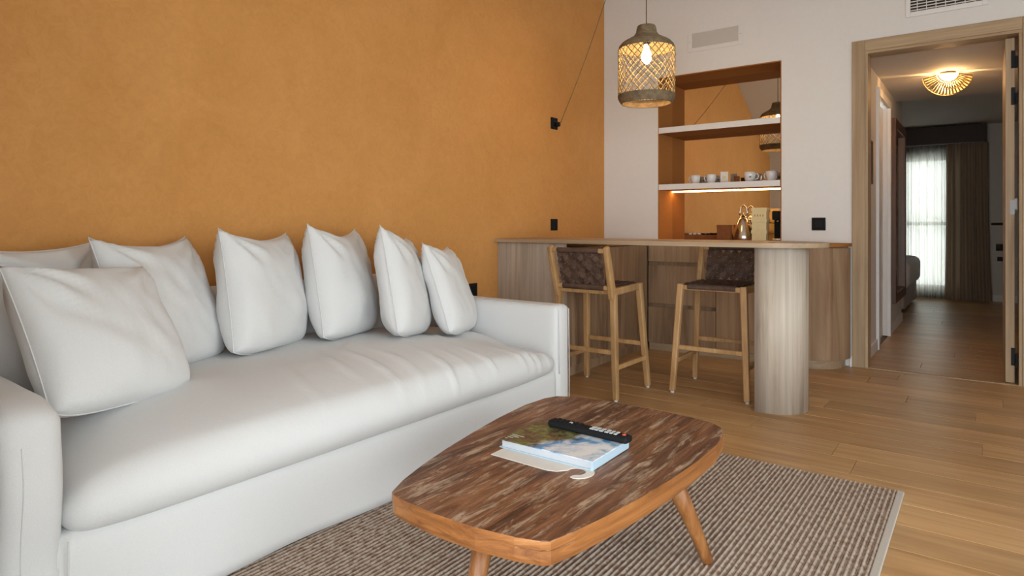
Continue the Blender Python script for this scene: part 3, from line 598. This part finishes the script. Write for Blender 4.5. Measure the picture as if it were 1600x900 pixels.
def stool(label, loc, rz):
    t = thing('bar_stool', label, 'bar stool', loc, (0,0,rz), 'woven bar stools at the breakfast bar')
    T_ = M['teak']; zs = 0.64
    # front is -y; feet splay outward
    F = [(-0.183,-0.150), (0.183,-0.150)]; Bk = [(-0.183,0.165), (0.183,0.165)]
    for (x, y) in F:
        lg = bar('leg', (x*1.18, y-0.055, 0.010), (x, y, zs+0.004), 0.033, 0.033, T_, t, w2=0.038, d2=0.040, bev=0.007)
        lathe('foot_pad', [(0.011,0),(0.012,0.012)], M['rubber'], lg, 12, (x*1.18, y-0.055, 0.0), True, True)
    for (x, y) in Bk:
        lg = bar('leg', (x*1.18, y+0.035, 0.010), (x, y, zs-0.035), 0.033, 0.033, T_, t, w2=0.038, d2=0.040, bev=0.007)
        lathe('foot_pad', [(0.011,0),(0.012,0.012)], M['rubber'], lg, 12, (x*1.18, y+0.035, 0.0), True, True)
        s = -1 if x < 0 else 1
        bar('back_post', (x, 0.175, zs-0.065), (x+s*0.006, 0.262, zs+0.232), 0.034, 0.054, T_, t, w2=0.030, d2=0.036, bev=0.008)
        bar('seat_rail', (x, -0.165, zs-0.016), (x, 0.200, zs-0.030), 0.030, 0.040, T_, t, bev=0.006)
    for y, z in ((-0.150, zs-0.016), (0.160, zs-0.03)):
        bar('seat_rail', (-0.175, y, z), (0.175, y, z), 0.026, 0.030, T_, t, xdir=(0,1,0))
    def lx(z, x, y0, y1): k = z/zs; return x*(1.18-0.18*k), y0+(y1-y0)*k
    z = 0.27
    for sy, y0, y1 in ((-1, -0.205, -0.150), (1, 0.200, 0.165)):
        x, y = lx(z, 0.183, y0, y1); bar('stretcher', (-x, y, z), (x, y, z), 0.020, 0.026, T_, t, xdir=(0,1,0))
    z = 0.185
    for s in (-1, 1):
        x, ya = lx(z, 0.183, -0.205, -0.150); _, yb = lx(z, 0.183, 0.200, 0.165); bar('stretcher', (s*x, ya, z), (s*x, yb, z), 0.020, 0.026, T_, t)
    def wrapped(name, a, b, r, turns):
        a, b = Vector(a), Vector(b); n = turns*2; bm = bmesh.new()
        addtube(bm, [a+(b-a)*i/n for i in range(n+1)], [r*(1 if i % 2 else 0.9) for i in range(n+1)], 10); frombm(name, bm, M['cord'], t, True)
    # cord wrapped rails at seat front and top and bottom of the back
    wrapped('wrapped_rail', (-0.140, -0.150, zs-0.012), (0.140, -0.150, zs-0.012), 0.021, 26)
    yb = lambda zz: 0.175+0.087*(zz-zs+0.065)/0.297
    for zz in (zs+0.208, zs-0.005):
        wrapped('wrapped_rail', (-0.140, yb(zz), zz), (0.140, yb(zz), zz), 0.017, 26)
        for s in (-1, 1): bar('rail_end', (s*0.138, yb(zz), zz), (s*0.178, yb(zz), zz), 0.026, 0.026, T_, t, xdir=(0,1,0))
    zc = zs+0.1015; sl = 0.087/0.297
    weave('woven_back', 0.300, 0.200, t, M['cord'], lambda a, b, n: (a, yb(zc+b)+n, zc+b))
    weave('woven_seat', 0.330, 0.325, t, M['cord'], lambda a, b, n: (a, b+0.005, zs+0.004+n - 0.014*(1-(a/0.165)**2)*(1-(b/0.165)**2)))
    return t
stool('teak bar stool with its dark woven back turned out from the bar', (-1.884, 3.445, 0), PI-0.02)
stool('teak bar stool facing out beneath the bar beside the end column', (-1.287, 3.835, 0), 0.03)

# ================================================================== PENDANT
PX, PY = -1.716, 3.741
pd = thing('pendant_lamp', 'woven rattan pendant lamp with glowing bulb hanging over the bar', 'pendant lamp', (PX, PY, 0))
def ripple(prof, n, a):
    out = []
    for i in range(n+1):
        s = i/n*(len(prof)-1); k = min(int(s), len(prof)-2); f = s-k
        r_ = prof[k][0]+(prof[k+1][0]-prof[k][0])*f; z = prof[k][1]+(prof[k+1][1]-prof[k][1])*f; out.append((r_+a*math.sin(i*2.1), z))
    return out
top = [(0.054,2.245),(0.060,2.225),(0.063,2.205),(0.080,2.180),(0.115,2.160),(0.148,2.142),(0.168,2.120),(0.174,2.098)]
lathe('top_band', ripple(top, 46, 0.0022)+[(r-0.006,z) for r, z in ripple(top, 46, 0.0022)[::-1]], M['rattan'], pd, 48)
lathe('top_cap', [(0.002,2.247),(0.054,2.246)], M['rattan'], pd, 32)
bot = [(0.175,1.812),(0.177,1.803),(0.175,1.792),(0.168,1.775),(0.155,1.757)]
lathe('bottom_band', ripple(bot, 34, 0.002)+[(r-0.006,z) for r, z in ripple(bot, 34, 0.002)[::-1]], M['rattan'], pd, 48)
bm = bmesh.new(); NS = 26
for sg in (1,-1):
    for k in range(NS):
        a0 = k*2*PI/NS; jit = R.uniform(-0.03, 0.03)
        pts = []
        for i in range(15):
            f = i/14; a = a0+jit+sg*f*1.55; r_ = 0.174+sg*0.0022*math.cos(PI*f*NS*1.55/PI)+R.uniform(-0.0012,0.0012); pts.append((r_*math.cos(a), r_*math.sin(a), 2.102-0.292*f))
        addtube(bm, pts, 0.0027, 4)
stuff(frombm('lattice', bm, M['rattan2'], pd, True))
tube('lamp_cord', [(0,0,ZC-0.001),(0,0,2.20)], 0.0035, M['rattan'], pd, 6)
lathe('lamp_socket', [(0.010,2.22),(0.020,2.21),(0.021,2.135),(0.016,2.128)], M['black'], pd, 16, cap1=True)
lathe('light_bulb', [(0.013,2.128),(0.016,2.105),(0.028,2.075),(0.032,2.050),(0.027,2.025),(0.014,2.010),(0.002,2.006)], M['bulb'], pd, 20)
lathe('ceiling_hook', [(0.03,ZC-0.0005),(0.03,ZC-0.012),(0.008,ZC-0.03)], M['rattan'], pd, 16, cap1=True)
a = Vector((0,0,ZC-0.02)); b = Vector((XL+0.05-PX, 4.227-PY, 1.777))
tube('swag_cord', [a+(b-a)*f+Vector((0,0,-0.10*math.sin(PI*f)))*1 for f in [i/24 for i in range(25)]], 0.003, M['rattan'], pd, 6)
def lamp(name, loc, p, c, r): 
    l = bpy.data.lights.new(name, 'POINT'); l.energy = p; l.color = c; l.shadow_soft_size = r
    o = bpy.data.objects.new(name, l); COL.objects.link(o); o.location = loc; return o
lamp('pendant_light', (PX, PY, 1.985), 5, (1.0,0.62,0.27), 0.02)

# ================================================================== NICHE CONTENTS
def cup(label, x, y, rz, sc=1.0):
    t = thing('coffee_cup', label, 'cup', (x, y, 1.3295), (0,0,rz), 'coffee cups on the niche shelf')
    bw = lathe('bowl', [(0.022*sc,0.0),(0.026*sc,0.003),(0.034*sc,0.025*sc),(0.039*sc,0.055*sc),(0.040*sc,0.078*sc),(0.037*sc,0.078*sc),(0.035*sc,0.05*sc),(0.02*sc,0.008*sc)], M['ceramic'], t, 28, cap0=True, cap1=True)
    tube('handle', [(0.037*sc,0,0.064*sc),(0.056*sc,0,0.066*sc),(0.064*sc,0,0.048*sc),(0.055*sc,0,0.028*sc),(0.035*sc,0,0.024*sc)], 0.0045*sc, M['ceramic'], t, 8)
    lathe('emblem', [(0.0, 0), (0.009*sc, 0)], M['mug_print'], bw, 12).matrix_local = Matrix.Translation((0.0, -0.0385*sc, 0.042*sc)) @ Matrix.Rotation(PI/2-0.1, 4, 'X')
    return t
cl = 'white espresso cup at the outer end of the row on the niche shelf'
cup('white coffee cup standing furthest from the oak door on the niche shelf', -1.955, 5.225, 2.9, 1.0)
cup('white coffee cup second in the row, beside the small clear card stand', -1.825, 5.235, 2.9, 1.02)
cup('white coffee cup alone right of the small brown glass', -1.515, 5.235, 0.4, 1.08)
cup('white coffee cup tucked against the niche side nearest the oak door', -1.345, 5.225, 2.7, 1.08)
t = thing('card_stand', 'small clear card stand with brown print between the cups', 'card stand', (-1.705, 5.20, 1.3295), (0,0,0.1))
box('card', -0.030, 0.030, 0, 0.004, 0.012, 0.095, M['card'], t); box('base', -0.022, 0.022, -0.012, 0.016, 0, 0.012, M['brown'], t, 0.002); box('print', -0.012, 0.012, -0.0008, 0, 0.04, 0.06, M['cream'], t)
t = thing('small_glass', 'small dark brown glass on the niche shelf amid the cups', 'glass', (-1.615, 5.235, 1.3295))
lathe('tumbler', [(0.020,0),(0.024,0.055),(0.022,0.055),(0.018,0.004)], M['brown'], t, 20, cap0=True, cap1=True); lathe('contents', [(0.019,0.03),(0.001,0.031)], M['darkwood'], t, 16)
# on the worktop
ZK = 0.8655
t = thing('capsule_tray', 'long brown tray of small capsules at the back of the niche', 'tray', (-1.835, 5.24, ZK))
boxes('tray', [(-0.20,0.16,-0.05,0.05,0,0.008),(-0.20,0.16,-0.05,-0.044,0.008,0.045),(-0.20,0.16,0.044,0.05,0.008,0.045),(-0.20,-0.194,-0.044,0.044,0.008,0.045),(0.154,0.16,-0.044,0.044,0.008,0.045)], M['brown'], t)
for i in range(9):
    c = tag(lathe('coffee_capsule', [(0.012,0),(0.015,0.026),(0.017,0.028),(0.001,0.030)], M['card'] if i < 3 else (M['bulb'] if False else M['black']), None, 14, cap0=True), 'pale coffee capsule in the brown niche tray' if i < 3 else 'dark coffee capsule in the brown niche tray', 'capsule', 'pale capsules in the tray' if i < 3 else 'dark capsules in the tray')
    c.location = (-2.0+i*0.0375, 5.23, ZK+0.0275); 
    if i == 0: pass
t = thing('wooden_box', 'small square brown wooden box in front of the kettle', 'box', (-1.672, 5.105, ZK), (0,0,0.12))
box('body', -0.050, 0.050, -0.045, 0.045, 0, 0.105, M['brown'], t, 0.002); box('lid', -0.052, 0.052, -0.047, 0.047, 0.1055, 0.128, M['brown'], t, 0.002)
t = thing('kettle', 'conical brushed steel kettle with an upright loop handle in the niche', 'kettle', (-1.56, 5.228, ZK))
lathe('body', [(0.088,0),(0.092,0.008),(0.086,0.05),(0.062,0.12),(0.040,0.172),(0.030,0.185)], M['steel'], t, 32, cap0=True, cap1=True)
lathe('lid', [(0.031,0.1855),(0.026,0.198),(0.010,0.204),(0.008,0.214),(0.010,0.220),(0.002,0.224)], M['steel'], t, 24)
tube('handle', [(-0.030*math.cos(q)*1.0, 0, 0.205+0.078*math.sin(q)) for q in [PI*i/12*1.0 for i in range(13)]], 0.0065, M['steel'], t, 8)
tube('spout', [(0.062,0,0.09),(0.090,0,0.135),(0.100,0,0.165)], [0.015,0.010,0.008], M['steel'], t, 10)
for i in range(3):
    lab = ['lowest cream card tea box of the niche stack', 'middle cream card tea box of the niche stack', 'topmost cream card tea box of the niche stack, printed'][i]
    t = thing('tea_box', lab, 'box', (-1.405+0.002*i, 5.135, ZK+0.0005+0.0865*i), (0,0,0.06-0.03*i))
    box('carton', -0.053, 0.053, -0.047, 0.047, 0, 0.070, M['cream'], t, 0.001); box('lid', -0.0575, 0.0575, -0.0515, 0.0515, 0.060, 0.0862, M['cream'], t, 0.001)
    if i == 2: boxes('print', [(-0.035+0.02*k, -0.027+0.02*k, -0.0475, -0.047, 0.018, 0.034) for k in range(4)], M['raffia'], t)
t = thing('coffee_machine', 'slim black capsule coffee machine at the right end of the niche', 'coffee machine', (-1.283, 5.215, ZK))
box('body', -0.040, 0.040, 0.0, 0.095, 0.0, 0.235, M['black'], t, 0.008); box('head', -0.038, 0.038, -0.075, 0.0, 0.165, 0.235, M['black'], t, 0.008)
box('drip_tray', -0.036, 0.036, -0.08, 0.0, 0.0, 0.022, M['steel'], t, 0.003); tube('spout', [(0,-0.045,0.166),(0,-0.045,0.150)], 0.009, M['steel'], t, 10)

# ================================================================== HALL AND BEDROOM
LX, LY = -0.243, 6.09
cl = thing('ceiling_lamp', 'lit fan-shaped raffia ceiling lamp in the hall beyond the door', 'ceiling lamp', (LX, LY, 2.192), (0,0,0.25))
cl.scale = (0.88,0.88,0.88)
lathe('ceiling_plate', [(0.07,0.0),(0.07,-0.012)], M['raffia'], cl, 20, cap1=True)
bm = bmesh.new(); q = [(0.080*math.cos(a), 0, -0.005+0.080*math.sin(a)) for a in [-PI*i/14 for i in range(15)]]
f0 = [bm.verts.new((x, -0.03, z)) for x, _, z in q]; f1 = [bm.verts.new((x, 0.03, z)) for x, _, z in q]
for i in range(14): bm.faces.new((f0[i], f0[i+1], f1[i+1], f1[i]))
bm.faces.new(f0); bm.faces.new(f1[::-1]); frombm('diffuser', bm, M['hallglow'], cl)
for i in range(20):
    a = math.radians(-12-156*i/19)
    for s in (-1, 1):
        ca, sa = math.cos(a), math.sin(a)
        bar('slat', (0.083*ca, s*0.055, 0.083*sa-0.008), (0.192*ca, s*0.022, 0.192*sa-0.008), 0.0062, 0.003, M['raffia'], cl, w2=0.0150, d2=0.003, xdir=(-sa, 0, ca), bev=0)
for rr, yy in ((0.084, 0.056), (0.192, 0.022)):
    for s in (-1, 1): tube('hoop', [(rr*math.cos(a), s*yy, rr*math.sin(a)-0.008) for a in [math.radians(-10-160*i/24) for i in range(25)]], 0.004, M['raffia'], cl, 6)
lamp('hall_light', (LX, LY, 2.125), 26, (1.0,0.60,0.26), 0.04)
mr = thing('wall_mirror', 'tall mirror in dark brown wooden frame on the hall wall', 'mirror', (-0.70, 7.17, 0.28), (0,0.0,0))
boxes('frame', [(0.002,0.05,-0.46,-0.37,0,1.68),(0.002,0.05,0.37,0.46,0,1.68),(0.002,0.05,-0.37,0.37,0,0.09),(0.002,0.05,-0.37,0.37,1.59,1.68)], M['darkwood'], mr, 0.004)
box('glass', 0.002, 0.018, -0.37, 0.37, 0.09, 1.59, M['mirror'], mr)
t = thing('hall_picture', 'small dark framed picture on the hall wall just inside the door', 'picture', (-0.70, 5.42, 1.30))
boxes('frame', [(0,0.02,-0.07,-0.055,0,0.32),(0,0.02,0.055,0.07,0,0.32),(0,0.02,-0.055,0.055,0,0.015),(0,0.02,-0.055,0.055,0.305,0.32)], M['darkwood'], t); box('print', 0, 0.008, -0.055, 0.055, 0.015, 0.305, M['brown'], t)
bed = thing('bed', 'bed end with white duvet and beige valance beyond the hall', 'bed', (-1.55, 9.0, 0))
softbox('mattress', -0.70, 0.88, -0.80, 0.80, 0.27, 0.60, 0.09, M['bedlinen'], bed, 0.06, lambda p: wob(p, 0.012, 4))
def skirt(p): q = wob(p, 0.004, 4); k = (0.3-p.z)/0.3; q.x += 0.012*k*math.sin(p.y*26); q.y += 0.012*k*math.sin(p.x*26); return q
softbox('valance', -0.70, 0.83, -0.78, 0.78, 0.05, 0.30, 0.02, M['bedskirt'], bed, 0.03, skirt)
for x in (-0.6, 0.75):
    for y in (-0.7, 0.7): box('leg', x-0.03, x+0.03, y-0.03, y+0.03, 0, 0.06, M['darkwood'], bed)
def drape(name, label, x0, x1, y, z0, z1, mat, folds, amp, cat='curtain', flare=0.0):
    bm = bmesh.new(); n = folds*10; rows = []
    for j in range(13):
        f = j/12; z = z1+(z0-z1)*f; row = []
        for i in range(n+1):
            u = i/n; x = x0+(x1-x0)*u + flare*f*f*(u-0.3); ph = 2*PI*folds*u+0.5*math.sin(u*9)
            row.append(bm.verts.new((x+0.006*math.sin(ph*0.5+f*2), y+amp*(0.6+0.4*f)*math.sin(ph)+0.01*math.sin(f*4+u*6), z)))
        rows.append(row)
    for A, Bq in zip(rows, rows[1:]):
        for i in range(n): bm.faces.new((A[i], A[i+1], Bq[i+1], Bq[i]))
    return tag(frombm(name, bm, mat, None, True), label, cat)
drape('sheer_curtain', 'pale sheer curtain glowing in front of the bedroom window', -0.94, -0.36, 10.24, 0.01, 2.05, M['sheer'], 13, 0.016)
drape('drape', 'wide taupe drape hanging beside the bedroom window', -0.42, 0.03, 10.17, 0.01, 2.05, M['drape'], 7, 0.028, flare=0.06)
drape('drape', 'narrow taupe drape edge gathered at the mirror side of the window', -1.05, -0.885, 10.17, 0.01, 2.05, M['drape'], 3, 0.024)
t = thing('pelmet', 'dark brown pelmet box above the bedroom curtains', 'pelmet', (-0.46, 10.2, 2.055))
box('front_board', -0.62, 0.475, -0.10, -0.08, 0, 0.22, M['pelmet'], t); box('top_board', -0.62, 0.475, -0.08, 0.145, 0.20, 0.22, M['pelmet'], t)
box('end_board', 0.455, 0.475, -0.08, 0.145, 0, 0.20, M['pelmet'], t); box('end_board', -0.62, -0.60, -0.08, 0.145, 0, 0.20, M['pelmet'], t)
